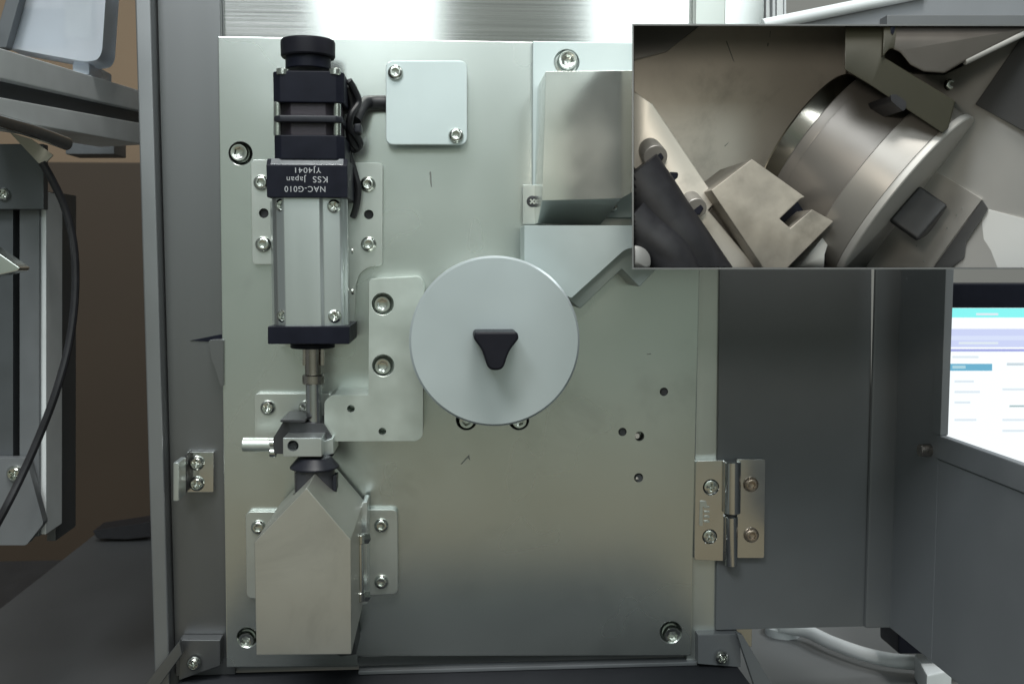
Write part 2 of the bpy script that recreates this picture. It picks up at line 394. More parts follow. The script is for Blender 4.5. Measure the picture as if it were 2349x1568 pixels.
# chamfered block with the print
x0, x1 = V(611, 400, 33).x, V(797, 400, 33).x
zt, zb = V(700, 364, 31).z, V(700, 453, 33).z
prof = [(-33, zb*1000), (-33, V(700, 379, 33).z*1000), (-31, zt*1000), (-4, zt*1000), (-4, zb*1000)]
part('head_block', extrude([Vector((x0*1000, y, z))/1000 for y, z in prof], (x1-x0, 0, 0), .35), M['black'], ac)
part('chamfer_trim', extrude([Vector((x0*1000+1.4, y, z))/1000 for y, z in ((-32.85, V(700, 377.5, 33).z*1000+.05), (-31.1, zt*1000+.03), (-30.8, zt*1000-.3), (-32.6, V(700, 377.5, 33).z*1000-.3))], (x1-x0-.0028, 0, 0), .1), M['chamfer'], ac)
def text(body, u, v, h, size, parent, m, name='lettering', rot=180, sx=1):
    cu = bpy.data.curves.new('t', 'FONT'); cu.body = body; cu.size = size/1000; cu.align_x = 'CENTER'; cu.align_y = 'CENTER'
    cu.extrude = .00004; cu.space_character = 1.12
    t = bpy.data.objects.new('t', cu); COL.objects.link(t)
    dg = bpy.context.evaluated_depsgraph_get(); dg.update()
    me = bpy.data.meshes.new_from_object(t.evaluated_get(dg)); bpy.data.objects.remove(t); me.name = name
    me.transform(Matrix.Translation(V(u, v, h)) @ Matrix.Rotation(math.pi/2, 4, 'X') @ Matrix.Rotation(R(rot), 4, 'Z') @ Matrix.Diagonal((sx, 1, 1, 1)))
    me.transform(Matrix.Translation(-ORG[parent.name])); me.materials.clear(); me.materials.append(m)
    o = bpy.data.objects.new(name, me); COL.objects.link(o); o.parent = parent; ORG[o.name] = ORG[parent.name]; return o
text('NAC-G010', 700, 433, 33.05, 2.7, ac, M['white_print'], 'lettering', 180, .98)
text('KSS', 735, 411, 33.05, 2.9, ac, M['white_print'], 'lettering', 180, 1.05)
text('Japan', 679, 411, 33.05, 2.6, ac, M['white_print'], 'lettering', 180, 1.05)
text('YJ4041', 705, 390, 33.05, 2.5, ac, M['white_print'], 'lettering', 180, 1.15)
# aluminium tube: profile in plan, pushed down
zt, zb = V(700, 452, 30).z*1000, V(700, 750, 30).z*1000
X = lambda u, h: V(u, 600, h).x*1000
tp = [(X(622, 26), -21), (X(624, 28), -25.5), (X(634, 30), -28.4), (X(652, 31), -31), (X(734, 31), -31), (X(742, 30), -30.2), (X(760, 30), -29.6), (X(782, 29), -28.8), (X(788, 28), -28.0), (X(790, 28), -26.8), (X(797, 27), -26), (X(799, 24), -23), (X(799, 5), -5), (X(622, 5), -5)]
part('aluminium_tube', extrude([Vector((x, y, zt))/1000 for x, y in tp], (0, 0, (zb-zt)/1000), .35, None, 2, 15), M['alu'], ac)
for u, v in ((648, 471), (766, 473), (651, 724), (768, 725)): screw(ac, u, v, 29.2, 15.5, 'pan')
for v in (575, 668): part('side_screw', cyl(V(806, v, 17), V(812, v, 17), 1.2, n=12), M['screw'], ac)
vbox(614, 748, 802, 789, 33, 4, .4, M['black'], 'end_block', ac)
part('pilot_boss', cyl(AP(786), AP(797), mm(50, AX), n=36), M['black'], ac)
acyl(862, 792, 18.5, M['bronze'], 'ball_screw')
for u0, u1 in ((694, 702), (735, 743)): part('guide_key', box(u0, 797, u1, 838, AX+1.5, AX-1.5, .2), M['bronze'], ac)
b = lathe(AP(880), AP(858)-AP(880), [(0, 0), (mm(23, AX), 0), (mm(25, AX), .3), (mm(25, AX), 3.0), (mm(23, AX), 3.3), (0, 3.3)], 32)
part('rod_collar', b, M['bronze'], ac)
acyl(1000, 878, 17.5, M['rod'], 'rod')
# motor cables
def cable(name, pts, r, label, cat='cable', m='rubber', group=None):
    return solo(name, tube([V(*p) for p in pts], r), M[m], label, cat, group)
cable('motor_cable', [(800, 185, 20), (812, 205, 18), (822, 235, 16), (806, 262, 18), (802, 292, 17), (818, 312, 15), (826, 332, 12), (812, 344, 10), (798, 322, 12), (800, 350, 8), (812, 392, 8), (821, 430, 8), (818, 470, 7), (810, 497, 5)], 1.25, 'thin black cable looping beside the motor and running down along the actuator')
cable('branch_cable', [(799, 200, 17), (808, 250, 15), (800, 290, 15), (808, 325, 13), (820, 338, 11)], 1.3, 'short black cable bunched against the motor side under the cable tie')
b = tube([V(812, 276, 14), V(820, 258, 12), V(834, 240, 7), V(850, 236, 4), V(890, 236, 3)], 2.6, n=12)
solo('sheathed_cable', b, M['rubber'], 'thick black sheathed cable going from the motor under the square cover', 'cable')
# ================================================================== SQUARE COVER
cv = thing('square_cover', 'small square pale metal cover with rounded corners and two button screws', 'cover', V(978, 235, 0))
part('cover_plate', box(885, 139, 1072, 332, 8.5, 6, .5, None, 18), M['cover'], cv)
part('standoff', box(905, 160, 1052, 312, 6, .05, .2, None, 12), M['greyblock'], cv)
for u, v in ((907, 167), (1046, 311)): screw(cv, u, v, 8.5, 17, 'button')
# ================================================================== L BRACKET
lb = thing('angle_block', 'thick L shaped milled metal block left of the round disc', 'block', V(900, 1010, 0))
b = prism(rnd([(847, 640), (962, 634), (972, 652), (970, 1000), (957, 1011), (744, 1012), (744, 921), (760, 906), (845, 906)], [8, 14, 14, 14, 10, 3, 6, 6, 0]), 20, .05, .5)
lo = part('block', b, M['block'], lb)
holes(lo, [(878, 697, 20, 25, 5), (879, 838, 20, 25, 5), (805, 937, 20, 8.5, 9), (877, 989, 20, 8.5, 9)])
for u, v in ((878, 697), (879, 838)): screw(lb, u, v, 16, 19, 'cap', 'bolt')
# ================================================================== ROUND DISC
dk = thing('round_disc', 'large round matte pale metal disc with a dark three cornered knob at its centre', 'disc', V(1120, 758, 0))
c = V(1135.5, 783, 45); bx = lambda h: Vector((c.x, -h/1000, c.z)); r = mm(197, 45)
b = lathe(bx(33), (0, -1, 0), [(0, 0), (r-.4, 0), (r, .4), (r, 11.3), (r-.7, 12), (r*.55, 12.02), (0, 12.03)], 128)
part('disc_face', b, M['disc'], dk)
part('drum', lathe(bx(10), (0, -1, 0), [(0, 0), (r-1.2, 0), (r-1.2, 23), (0, 23)], 96), M['block'], dk)
part('hub', lathe(bx(.05), (0, -1, 0), [(0, 0), (r-4, 0), (r-4, 10), (0, 10)], 96), M['steel'], dk)
kp = [(1091, 762), (1187, 762), (1186, 780), (1152, 846), (1122, 846), (1093, 780)]
b = bmesh.new()
base = rnd([(1090, 761), (1187, 761), (1191, 776), (1167, 806), (1154, 849), (1120, 849), (1108, 806), (1086, 776)], [19, 19, 12, 34, 19, 19, 34, 12], 6)
prism(base, 59, 45.05, .8, b, 3)
part('three_cornered_knob', b, M['knob'], dk)
# ================================================================== TOP RIGHT COVER GROUP
br = thing('upper_plate', 'raised pale plate with one socket bolt above the steel box cover', 'plate', V(1350, 300, 0))
b = prism([(1222, 94), (1640, 100), (1640, 500), (1222, 500)], 3.2, .05, .5)
uo = part('sheet', b, M['cover'], br)
holes(uo, [(1300, 143, 3.2, 29, 3.0)])
screw(br, 1300, 143, .6, 22, 'cap', 'bolt')
cvx = thing('box_cover', 'bent polished sheet steel box cover with slanted lower corner', 'cover', V(1350, 510, 3))
hf = 33
fl = [V(1252, 164, hf), V(1640, 160, hf), V(1640, 330, hf), V(1452, 440, hf), V(1425, 455, hf), V(1243, 460, hf)]
lowl, lowr = V(1233, 512, 14), V(1378, 514, 14)
bm = bmesh.new()
vs = [bm.verts.new(p) for p in fl]; a1, a2 = bm.verts.new(lowl), bm.verts.new(lowr)
bm.faces.new(vs); bm.faces.new((vs[5], vs[4], a2, a1))
back = lambda p: bm.verts.new(Vector((p.x, -.0032, p.z)))
bt, bl_, bl2, br_ = back(fl[0]), back(fl[5]), back(lowl), back(lowr)
bm.faces.new((vs[0], vs[5], bl_, bt)); bm.faces.new((vs[5], a1, bl2, bl_))
tR, dR, dC = back(fl[1]), back(fl[2]), back(fl[3])
bm.faces.new((vs[0], bt, tR, vs[1])); bm.faces.new((vs[2], dR, dC, vs[3])); bm.faces.new((a1, a2, br_, bl2))
bm.faces.new((vs[1], tR, dR, vs[2]))
bev(bm, .9, 3, 12)
part('sheet_shell', bm, M['chrome'], cvx)
to = part('fixing_tab', box(1199, 424, 1240, 514, 4.5, 3.3, .2), M['plate2'], cvx)
screw(cvx, 1221, 462, 4.5, 13, 'flat', m=M['dark'])
screw(cvx, 1404, 474, 4.0, 13, 'button')
ch = thing('chute_block', 'grey anodised block with a slanted lower side beneath the box cover', 'block', V(1330, 600, 0))
part('front_layer', prism(rnd([(1203, 517), (1640, 517), (1640, 560), (1450, 568), (1432, 573), (1311, 683), (1203, 640)], [2, 0, 0, 20, 20, 2, 2]), 30, 12, .4), M['greyblock'], ch)
part('stepped_layer', prism([(1215, 520), (1640, 520), (1560, 560), (1467, 658), (1426, 617), (1331, 708), (1240, 640)], 18, .05, .4), M['greyblock'], ch)
# ================================================================== CLAMP
mp = thing('clamp_bracket', 'thin metal bracket plate with two screws behind the rod', 'bracket', V(660, 1000, 0))
part('sheet', box(583, 902, 760, 1020, 3, .05, .4, None, 10), M['plate2'], mp)
screw(mp, 615, 934, 3, 17, 'pan'); screw(mp, 703, 934, 3, 17, 'pan')
cl = thing('rod_clamp', 'small silver clamp block with a side pin at the lower rod end', 'clamp', V(700, 1020, 10))
b = prism(rnd([(650, 966), (742, 972), (766, 1010), (766, 1046), (628, 1040), (626, 1005)], [4, 4, 6, 6, 4, 6]), 22, 3.1, .4)
part('clamp_body', b, M['dark'], cl)
part('top_flange', box(643, 962, 700, 968, 26, 6, .2), M['dark'], cl)
part('side_arm', prism([(738, 1012), (764, 1004), (766, 1040), (738, 1047)], 25, 10, .3), M['alu'], cl)
fo = part('front_jaw', box(649, 1004, 738, 1047, 33, 20, .25), M['alu'], cl)
holes(fo, [(672, 1022, 33, 12.5, 7)])
part('set_screw', cyl(V(673, 1022, 27), V(673, 1022, 29), mm(10), n=6), M['dark'], cl)
part('side_pin', cyl(V(557, 1019, 18), V(645, 1019, 18), mm(16, 18), n=24), M['block'], cl)
for v in (1008, 1029): part('pin_ring', cyl(V(619, v+8, 19), V(634, v+8, 19), 1.7, n=16), M['steel'], cl)
# ================================================================== FUNNEL
fn = thing('black_spout', 'flared black spout under the clamp above the house shaped box', 'spout', V(722, 1120, 18))
fx = V(722, 1080, 27).x
AF = 27
def FP(v): p = V(722, v, AF); return Vector((fx, p.y, p.z))
L = (FP(1046)-FP(1128)).length*1000; k = L/82
prof = [(0, 54*k), (mm(44, AF), 54*k), (mm(56, AF), 57*k), (mm(56, AF), 60*k), (mm(38, AF), 80*k), (mm(34, AF), 82*k), (0, 82*k)]
part('flared_collar', lathe(FP(1128), FP(1046)-FP(1128), prof, 48), M['plastic'], fn)
prof = [(0, 0), (mm(44, AF), 0), (mm(46, AF), 2*k), (mm(46, AF), 53.8*k), (0, 53.8*k)]
part('cup', lathe(FP(1128), FP(1046)-FP(1128), prof, 48), M['cup'], fn)
part('side_rib', box(762, 1090, 772, 1126, 30, 24, .3), M['plastic'], fn)
# ================================================================== NOSE BOX
nb = thing('house_shaped_box', 'tall house shaped sheet metal box with pointed top at lower left of the plate', 'box', V(700, 1500, 0))
b = prism([(703, 1118), (805, 1237), (806, 1500), (588, 1502), (583, 1243)], 56, 3.1, .35)
shellp = part('pointed_shell', b, M['nose'], nb)
cb_ = cyl(FP(1190)-ORG[nb.name], FP(1030)-ORG[nb.name], mm(50, 27), n=40); subtract(shellp, cb_)
for poly, sc in (([(563, 1173), (660, 1173), (660, 1372), (566, 1372)], [(593, 1208)]), ([(812, 1168), (912, 1168), (913, 1362), (812, 1366)], [(875, 1204), (875, 1333)])):
    mfl = part('mounting_flange', prism(rnd(poly, 14), 3, .05, .5), M['plate2'], nb)
    for u, v in sc: screw(mfl, u, v, 3, 16.5, 'button')
part('latch_rail', prism([(822, 1175), (832, 1150), (843, 1150), (843, 1385), (822, 1388)], 14, 3.1, .4), M['alu'], nb)
part('latch_rod', cyl(V(826, 1236, 24), V(828, 1362, 24), mm(7, 24), n=16), M['steel'], nb)
for v in (1234, 1366):
    part('rod_nut', cyl(V(816, v, 24), V(843, v, 20), 2.0, n=6), M['screw'], nb)
    part('rod_nut', cyl(V(827, v-9, 24), V(827, v+12, 24), 1.5, n=12), M['screw'], nb)
part('lower_tongue', prism([(770, 1499), (812, 1460), (818, 1500), (780, 1505)], 20, 2, .3), M['dark'], nb)
# ================================================================== HINGE
hg = thing('door_hinge', 'polished steel lift off hinge joining the cabinet to the grey door', 'hinge', V(1680, 1290, 0))
lf = part('fixed_leaf', prism(rnd([(1597, 1057), (1664, 1055), (1664, 1286), (1593, 1283)], 5), 1.6, -2.5, .35), M['hinge'], hg)
ml = part('moving_leaf', prism(rnd([(1690, 1053), (1756, 1053), (1753, 1279), (1690, 1279)], 5), 2.4, -1, .35), M['hinge'], hg)
holes(lf, [(1631, 1117, 1.6, 19, 1.2), (1628, 1230, 1.6, 17.5, 1.2)])
part('upper_barrel', cyl(V(1679, 1176, 3), V(1680, 1058, 3), mm(20, 3), n=32), M['hinge'], hg)
part('lower_barrel', cyl(V(1677, 1296, 3), V(1678, 1184, 3), mm(15, 3), n=32), M['hinge'], hg)
part('hinge_pin', cyl(V(1678, 1186, 3), V(1679, 1174, 3), mm(13, 3), n=24), M['dark'], hg)
screw(lf, 1631, 1117, 1.0, 16, 'flat'); screw(lf, 1628, 1230, 1.0, 15, 'flat')
rust = mat('rusty_screw', (.42, .34, .27), .8, .3, .3, 900)
for u, v in ((1722, 1110), (1723, 1226)): screw(ml, u, v, 2.4, 18, 'button', m=rust, label='screw with a rusty socket')
b = bmesh.new(); prism(rnd([(1606, 1148), (1620, 1148), (1622, 1160), (1612, 1162), (1612, 1205), (1604, 1205)], 2), 1.95, 1.5, .1, b)
for v in (1160, 1171, 1182, 1193): box(1615, v, 1628, v+5, 1.95, 1.5, .1, b)
part('embossed_mark', b, M['plate2'], hg)
# ================================================================== DOOR
dr = thing('grey_door', 'open dark grey painted metal door with a window cut in its folded side', 'door', V(1850, 1440, 0))
b = prism([(1657, 75), (2003, 75), (1996, 1436), (1642, 1445)], -1, -3, .5); part('inner_panel', b, M['grey'], dr)
xb = V(2062, 900, 0).x*1000
xa = V(2001, 900, -1).x*1000
zb = V(2000, 1437, -1).z*1000
part('folded_lip', wbox(xa-1, -1, zb, xb, 1.2, 80, 1.2), M['grey'], dr)
bm = bmesh.new()
wbox(xb-1, -34, zb, xb+1.2, 1, 78, .5, bm)
part('side_panel', bm, M['grey2'], dr)
part('lower_side_panel', wbox(xb-1, -190, zb, xb+1.2, -34, -69, .5), M['grey2'], dr)
part('window_sill', wbox(xb-1.6, -190, -69, xb+1.4, -33, -60.5, .6), M['grey2'], dr)
part('window_post', wbox(xb-1.6, -36, -60.5, xb+1.4, -30, 77, .5), M['grey2'], dr)
p = V(2140, 1032, 28)
part('stay_bolt', cyl(Vector((xb/1000-.005, -.028, p.z)), Vector((xb/1000, -.028, p.z)), 2.3, n=16), M['bronze'], dr)
# lifted lid at the upper right
ld = thing('raised_lid', 'dark grey raised lid with a white rounded edge over the door', 'lid', V(2050, 20, 20))
part('lid_panel', prism([(1765, 62), (2080, 2), (2600, -60), (2600, 130), (1765, 130)], 24, 21, .5), M['grey2'], ld)
part('rounded_edge', cyl(V(1750, 58, 25), V(2120, -18, 25), mm(14, 25), n=20), M['whitep'], ld)
part('lid_bar', box(2035, 34, 2600, 90, 30, 24.05, .4), M['grey'], ld)
ft = thing('frame_post', 'slim twin white aluminium frame posts behind the lid edge', 'post', V(1780, 40, -60))
for u0, u1 in ((1757, 1766), (1772, 1779), (1782, 1797), (1799, 1804)):
    part('post_face', box(u0, -120, u1, 120, -40, -48, .3), M['profile' if u0 in (1757, 1782) else 'whitep'], ft)
# ================================================================== MONITOR
mo = thing('monitor', 'lit computer monitor with teal and lilac page seen through the door window', 'monitor', V(2350, 1000, -50))
part('bezel', box(2062, 650, 3100, 1500, -50, -70, 1), M['black'], mo)
def scr(n, u0, v0, u1, v1, col, e, h): return part(n, box(u0, v0, u1, v1, h, -50.2, 0), mat(n, col, emit=e), mo)
mo = scr('screen', 2075, 706, 3080, 1400, (.93, .98, 1.0), 1.05, -49.8)
scr('title_bar', 2080, 706.5, 3075, 728, (.24, .92, .90), 1.0, -49.7)
scr('tool_band', 2080, 754, 3075, 796, (.60, .66, .92), 1.0, -49.7)
scr('tool_band', 2080, 770, 3075, 780, (.68, .75, .95), 1.0, -49.6)
scr('divider', 2080, 800, 3075, 806, (.42, .46, .85), .9, -49.6)
scr('button', 2090, 834, 2276, 850, (.16, .48, .68), .9, -49.6)
scr('caption', 2185, 838, 2215, 845, (.45, .72, .82), .9, -49.5)
scr('caption', 2310, 832, 2349, 838, (.66, .76, .82), .9, -49.6)
for k, (u, v, wd) in enumerate(((2185, 816, 60), (2300, 890, 50), (2190, 872, 44), (2190, 896, 58), (2190, 920, 36), (2300, 960, 70), (2300, 985, 52), (2190, 960, 50), (2240, 718, 50), (2200, 784, 90))):
    scr('caption', u, v, u+wd, v+5, (.74, .82, .88), 1.0, -49.45)
scr('divider', 2316, 929, 2600, 933, (.45, .58, .60), .9, -49.6)
# ================================================================== BRACKETS ON THE CABINET
lt = thing('latch_bracket', 'small bent steel latch bracket with two screws on the left cabinet strip', 'bracket', V(445, 1130, -4))
part('sheet', box(428, 1036, 490, 1129, -1.5, -4.4, .35), M['hinge'], lt)
part('bent_flange', prism([(424, 1043), (429, 1040), (429, 1125), (424, 1128)], 3, -4.4, .2), M['dark'], lt)
part('catch_blade', box(397, 1060, 410, 1149, 14, 4, .4), M['alu'], lt)
part('blade_web', prism([(405, 1058), (428, 1042), (428, 1128), (406, 1146)], 3.5, 1.5, .3), M['dark'], lt)
for v in (1061, 1108): screw(lt, 452, v, -1.5, 17, 'pan')
def gusset(name, label, pts, poly, sc, m):
    g = thing(name, label, 'bracket', V(*sc, 0))
    part('sheet', prism(poly, 2, -4, .4), M[m], g)
    part('gusset_side', prism(pts, 8, 5, .4), M[m], g)
    screw(g, *sc, 3, 16, 'pan'); return g
g1 = gusset('corner_bracket', 'folded corner bracket with one screw at the bottom left of the cabinet', [(412, 1468), (418, 1500), (345, 1600), (310, 1600)], [(410, 1467), (505, 1467), (505, 1526), (410, 1560)], (445, 1520), 'stainless_v')
g2 = gusset('corner_bracket', 'dark folded corner bracket with one screw under the hinge strip', [(1690, 1452), (1704, 1456), (1790, 1600), (1740, 1600)], [(1601, 1455), (1698, 1453), (1700, 1530), (1601, 1522)], (1655, 1506), 'grey')
# ================================================================== RIGHT TABLE WITH TUBE
tb = solo('grey_table', wbox(118, 40, -202, 700, 500, -192, 1), M['table'], 'grey table top below the open door at the lower right', 'table')
TB = -186
tt = solo('white_tube', tube([VZ(1790, 1436, TB), VZ(1850, 1447, TB), VZ(1905, 1472, TB), VZ(1980, 1499, TB), VZ(2050, 1514, TB), VZ(2125, 1521, TB)], 3.4, n=14), M['whitetube'], 'curved white hose lying on the grey table under the door', 'hose')
q = VZ(2102, 1560, -192)
cp = solo('white_clip', extrude([VZ(u, v, -180) for u, v in ((2098, 1496), (2128, 1494), (2185, 1535), (2126, 1548))], (0, 0, -.012), 1), M['whitep'], 'white plastic clip block at the end of the white hose', 'clip')
tp_ = solo('white_fitting', lathe(VZ(1795, 1452, -192), (0, 0, 1), [(0, 0), (9, 0), (9, 4), (7.5, 5), (0, 5)], 32), M['whitep'], 'low round white fitting on the grey table beside the hose', 'fitting')
# ================================================================== LEFT BACKGROUND
st = thing('shelf_beam', 'horizontal aluminium profile beam with a long groove left of the cabinet', 'beam', V(150, 250, -60))
def slab(name, v00, v01, v10, v11, m, parent, dh=0):
    """bar running back from (u=-60) to (u=330): top/bottom rows at both ends"""
    A, B = V(-60, v00, 12+dh), V(330, v10, -135+dh); A2, B2 = V(-60, v01, 12+dh), V(330, v11, -135+dh)
    part(name, extrude([A, B, B2, A2], (-.025, .012, 0), .5), M[m], parent)
slab('upper_rail', 92, 166, 210, 256, 'profile', st)
slab('groove', 166, 212, 256, 288, 'profile_dark', st, -8)
slab('lower_rail', 212, 262, 284, 332, 'profile', st)
bn = thing('plastic_bin', 'cloudy translucent plastic bin standing on the shelf beam', 'bin', V(120, 140, -90))
b = prism(rnd([(30, -60), (246, -60), (234, 120), (224, 138), (195, 142), (10, 108)], [0, 0, 10, 14, 14, 4]), -75, -92, 3)
part('tub', b, M['bin'], bn)
part('contents', box(40, 20, 150, 108, -79, -88, 1), M['foot'], bn)
part('contents', box(150, -20, 215, 90, -80, -88, 1), M['paper'], bn)
part('bin_foot', prism([(165, 140), (205, 140), (205, 172), (165, 170)], -80, -110, 1), M['bin'], bn)
part('lid_strap', prism([(30, -60), (62, -60), (14, 110), (-20, 110)], -68, -74, .5), M['profile_dark'], bn)
br2 = solo('round_bar', tube([V(-60, 262, 10), V(60, 296, -22), V(154, 330, -44)], mm(15, -30), n=16), M['hinge'], 'dark polished round bar with a shiny end under the shelf beam', 'bar')
tg = solo('beige_tag', prism([(22, 304), (70, 318), (121, 356), (96, 382)], -40, -41, 0), M['paper'], 'beige paper tag hanging under the round bar', 'tag')
solo('beam_end', box(150, 322, 262, 354, -170, -190, .5), M['profile_dark'], 'short dark profile piece under the right end of the shelf beam', 'bracket')
up = thing('frame_upright', 'vertical aluminium profile upright with bracket plate at the left edge', 'post', V(70, 1230, -60))
part('front_face', box(-20, 330, 30, 1250, -60, -75, .4), M['profile_dark'], up)
part('channel', box(30, 330, 48, 1210, -66, -75, .2), M['dark'], up)
part('profile_rib', box(44, 440, 90, 1230, -60, -80, .5), M['foot'], up)
part('profile_edge', box(93, 440, 106, 1225, -62, -80, .4), M['profile'], up)
part('profile_back', box(107, 440, 128, 1240, -85, -110, .4), M['profile_dark'], up)
part('bracket_plate', box(-60, 330, 100, 480, -54, -59, .4), M['profile_dark'], up)
part('foot_bracket', prism(rnd([(-40, 1050), (60, 1050), (100, 1200), (60, 1250), (-40, 1250)], 6), -54, -59, .6), M['foot'], up)
screw(up, 10, 446, -54, 15, 'pan'); screw(up, 36, 1085, -54, 19, 'pan')
solo('steel_wedge', prism([(-40, 556), (0, 582), (46, 614), (40, 622), (-40, 640)], -20, -30, .6), M['chrome'], 'shiny steel blade tip poking in at the left edge', 'blade')
cable('hanging_cable', [(96, 372, -40), (118, 410, -42), (150, 480, -46), (170, 570, -48), (172, 680, -48), (158, 790, -46), (128, 900, -42), (90, 1000, -40), (50, 1090, -36), (10, 1170, -30), (-40, 1260, -30)], 1.55, 'black cable hanging in a long curve from the round bar at the left')
solo('brown_board', wbox(-420, 470, -420, -120, 490, V(200, 372, -470).z*1000, 1), M['wood'], 'dark brown board leaning against the wall at the left', 'board')
solo('dark_worktop', wbox(-258, -60, -215, -122, 375, -200, 2), M['worktop'], 'dark grey worktop below the brown board at the lower left', 'worktop')
solo('low_bench', wbox(-420, 0, -262, -264, 420, -232, 2), M['dark'], 'dark low bench beside the worktop at the lower left', 'bench')
solo('black_box', prism(rnd([(212, 1216), (345, 1196), (345, 1230), (290, 1236), (222, 1234)], 5), -350, -372, 1), M['rubber'], 'black flat box at the far end of the dark worktop', 'box')
# ================================================================== INSET CLOSE-UP TRAY
def I(x, y): return ((1560+x*.42571)*.91758, (40+y*.42580)*.91758)
IM = {
 'plate': mat('warm_plate', (.60, .565, .505), .4, .42, .08, 40, .06, stain=.3),
 'pale': mat('warm_pale', (.42, .41, .39), .3, .5, .05, 40),
 'drum': mat('turned_drum', (.22, .205, .19), .5, .42, .05, 60, .05),
 'band': mat('turned_band', (.29, .275, .255), .5, .40, .05, 60, .05),
 'lite': mat('dusty_metal', (.50, .48, .45), .5, .4, .1, 120, .06),
 'shiny': mat('shiny_hub', (.52, .50, .44), 1, .22, .05, 60, .05),
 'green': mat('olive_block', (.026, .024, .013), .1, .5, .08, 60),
 'stone': mat('mottled_block', (.36, .33, .285), .5, .5, .16, 160, .06, .1, 1800, stain=.4),
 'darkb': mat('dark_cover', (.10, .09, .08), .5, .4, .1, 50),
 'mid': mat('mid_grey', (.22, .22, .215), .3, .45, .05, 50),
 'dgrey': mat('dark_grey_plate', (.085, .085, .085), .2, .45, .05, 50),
 'knob': mat('grey_knob', (.022, .022, .024), 0, .5, .1, 200),
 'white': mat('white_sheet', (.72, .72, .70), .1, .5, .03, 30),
 'rim': mat('tray_rim', (.16, .165, .165), .3, .4, .05, 60),
}
def hp(x): return 58+(x-1500)*.0447
def ip(pts, hf, hb, m, name, parent, bevel=.3, r=0, label=None, taper=False, dh=None):
    q = [I(*p) for p in pts]
    if taper or dh is not None:
        if r: q = rnd(q, r)
        b = bmesh.new(); n = len(q)
        if dh is not None: hs = [hp((u/.91758-1560)/.42571)+dh for u, v in q]; hk = [h-4 for h in hs]
        else: hs = [hf]*n; hk = [hb]*n
        A = [b.verts.new(V(u, v, h)) for (u, v), h in zip(q, hs)]; B = [b.verts.new(V(u, v, h)) for (u, v), h in zip(q, hk)]
        b.faces.new(A); b.faces.new(B[::-1])
        for i in range(n): b.faces.new((A[i], B[i], B[(i+1) % n], A[(i+1) % n]))
        bev(b, bevel); return part(name, b, IM[m] if m in IM else M[m], parent, label)
    return part(name, prism(rnd(q, r) if r else q, hf, hb, bevel), IM[m] if m in IM else M[m], parent, label)
tr = thing('display_tray', 'framed tray at upper right showing a warm toned close up of the drum', 'tray', V(1900, 617, 60))
HF, HB = 105, 44
fr = [V(u, v, HF) for u, v in rect(1450, 55, 2352, 617.5)]
bk = [V(1452, 57, HB), Vector((.1700, -HB/1000, V(2000, 57, HB).z)), Vector((.1700, -HB/1000, V(2000, 615.5, HB).z)), V(1452, 615.5, HB)]
fr[1].x = fr[2].x = .1700
bm = bmesh.new()
def shell(bm, a, b_, t):
    ca, cb_ = sum(a, Vector())/4, sum(b_, Vector())/4
    ia = [p+Vector((math.copysign(t, ca.x-p.x), 0, math.copysign(t, ca.z-p.z))) for p in a]
    ib = [p+Vector((math.copysign(t, cb_.x-p.x), 0, math.copysign(t, cb_.z-p.z))) for p in b_]
    A = [bm.verts.new(p) for p in a]; B = [bm.verts.new(p) for p in b_]; IA = [bm.verts.new(p) for p in ia]; IB = [bm.verts.new(p) for p in ib]
    for i in range(4):
        j = (i+1) % 4
        bm.faces.new((A[i], A[j], IA[j], IA[i])); bm.faces.new((A[j], A[i], B[i], B[j])); bm.faces.new((IA[i], IA[j], IB[j], IB[i])); bm.faces.new((B[i], B[j], IB[j], IB[i]))
shell(bm, fr, bk, .0004)
part('tray_wall', bm, IM['rim'], tr)
part('tray_back', extrude(bk, (0, -.001, 0)), IM['plate'], tr)
part('tray_arm', wbox(170.4, -80, 20, xb-1.2, -70, 30, .3), M['grey'], tr)
# things standing in the tray
bp2 = thing('drum_back_plate', 'warm grey scratched back plate behind the drum in the tray', 'plate', V(*I(500, 300), 46))
ip([(40, 30), (1320, 30), (1300, 430), (760, 1000), (520, 1130), (40, 600)], 52, 45.1, 'plate', 'sheet', bp2)
for q in ([(596, 146), (606, 150), (650, 275), (640, 262)], [(590, 762), (615, 740), (612, 748), (592, 768)], [(858, 90), (862, 90), (858, 125), (854, 125)], [(842, 160), (850, 158), (848, 178), (840, 180)]):
    part('scratch', prism([I(*p) for p in q], 52.03, 51.8, 0), M['mark'], bp2)
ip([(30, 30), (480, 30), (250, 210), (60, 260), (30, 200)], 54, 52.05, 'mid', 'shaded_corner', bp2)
ob = thing('olive_side_block', 'olive grey block along the upper side of the drum in the tray', 'block', V(*I(1500, 300), 60))
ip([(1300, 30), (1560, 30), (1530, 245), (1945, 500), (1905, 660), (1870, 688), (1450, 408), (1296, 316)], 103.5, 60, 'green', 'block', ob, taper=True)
ip([(1565, 462), (1600, 460), (1660, 505), (1655, 545), (1640, 560), (1570, 500)], 104.2, 80, 'rubber', 'stop_pin', ob, .4, 4)
pb = thing('pale_side_plate', 'pale grey plate to the right of the drum in the tray', 'plate', V(*I(2200, 700), 80))
ip([(1500, 240), (1700, 340), (1880, 345), (2349, 120), (2500, 100), (2500, 1500), (1400, 1500), (1640, 900)], 85, 70, 'pale', 'sheet', pb, dh=0)
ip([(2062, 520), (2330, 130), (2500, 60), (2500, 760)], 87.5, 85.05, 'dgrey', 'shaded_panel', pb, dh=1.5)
r_ = screw_mesh('button', 2.9)
screw(pb, *I(1912, 405), hp(1912), 14, 'button')
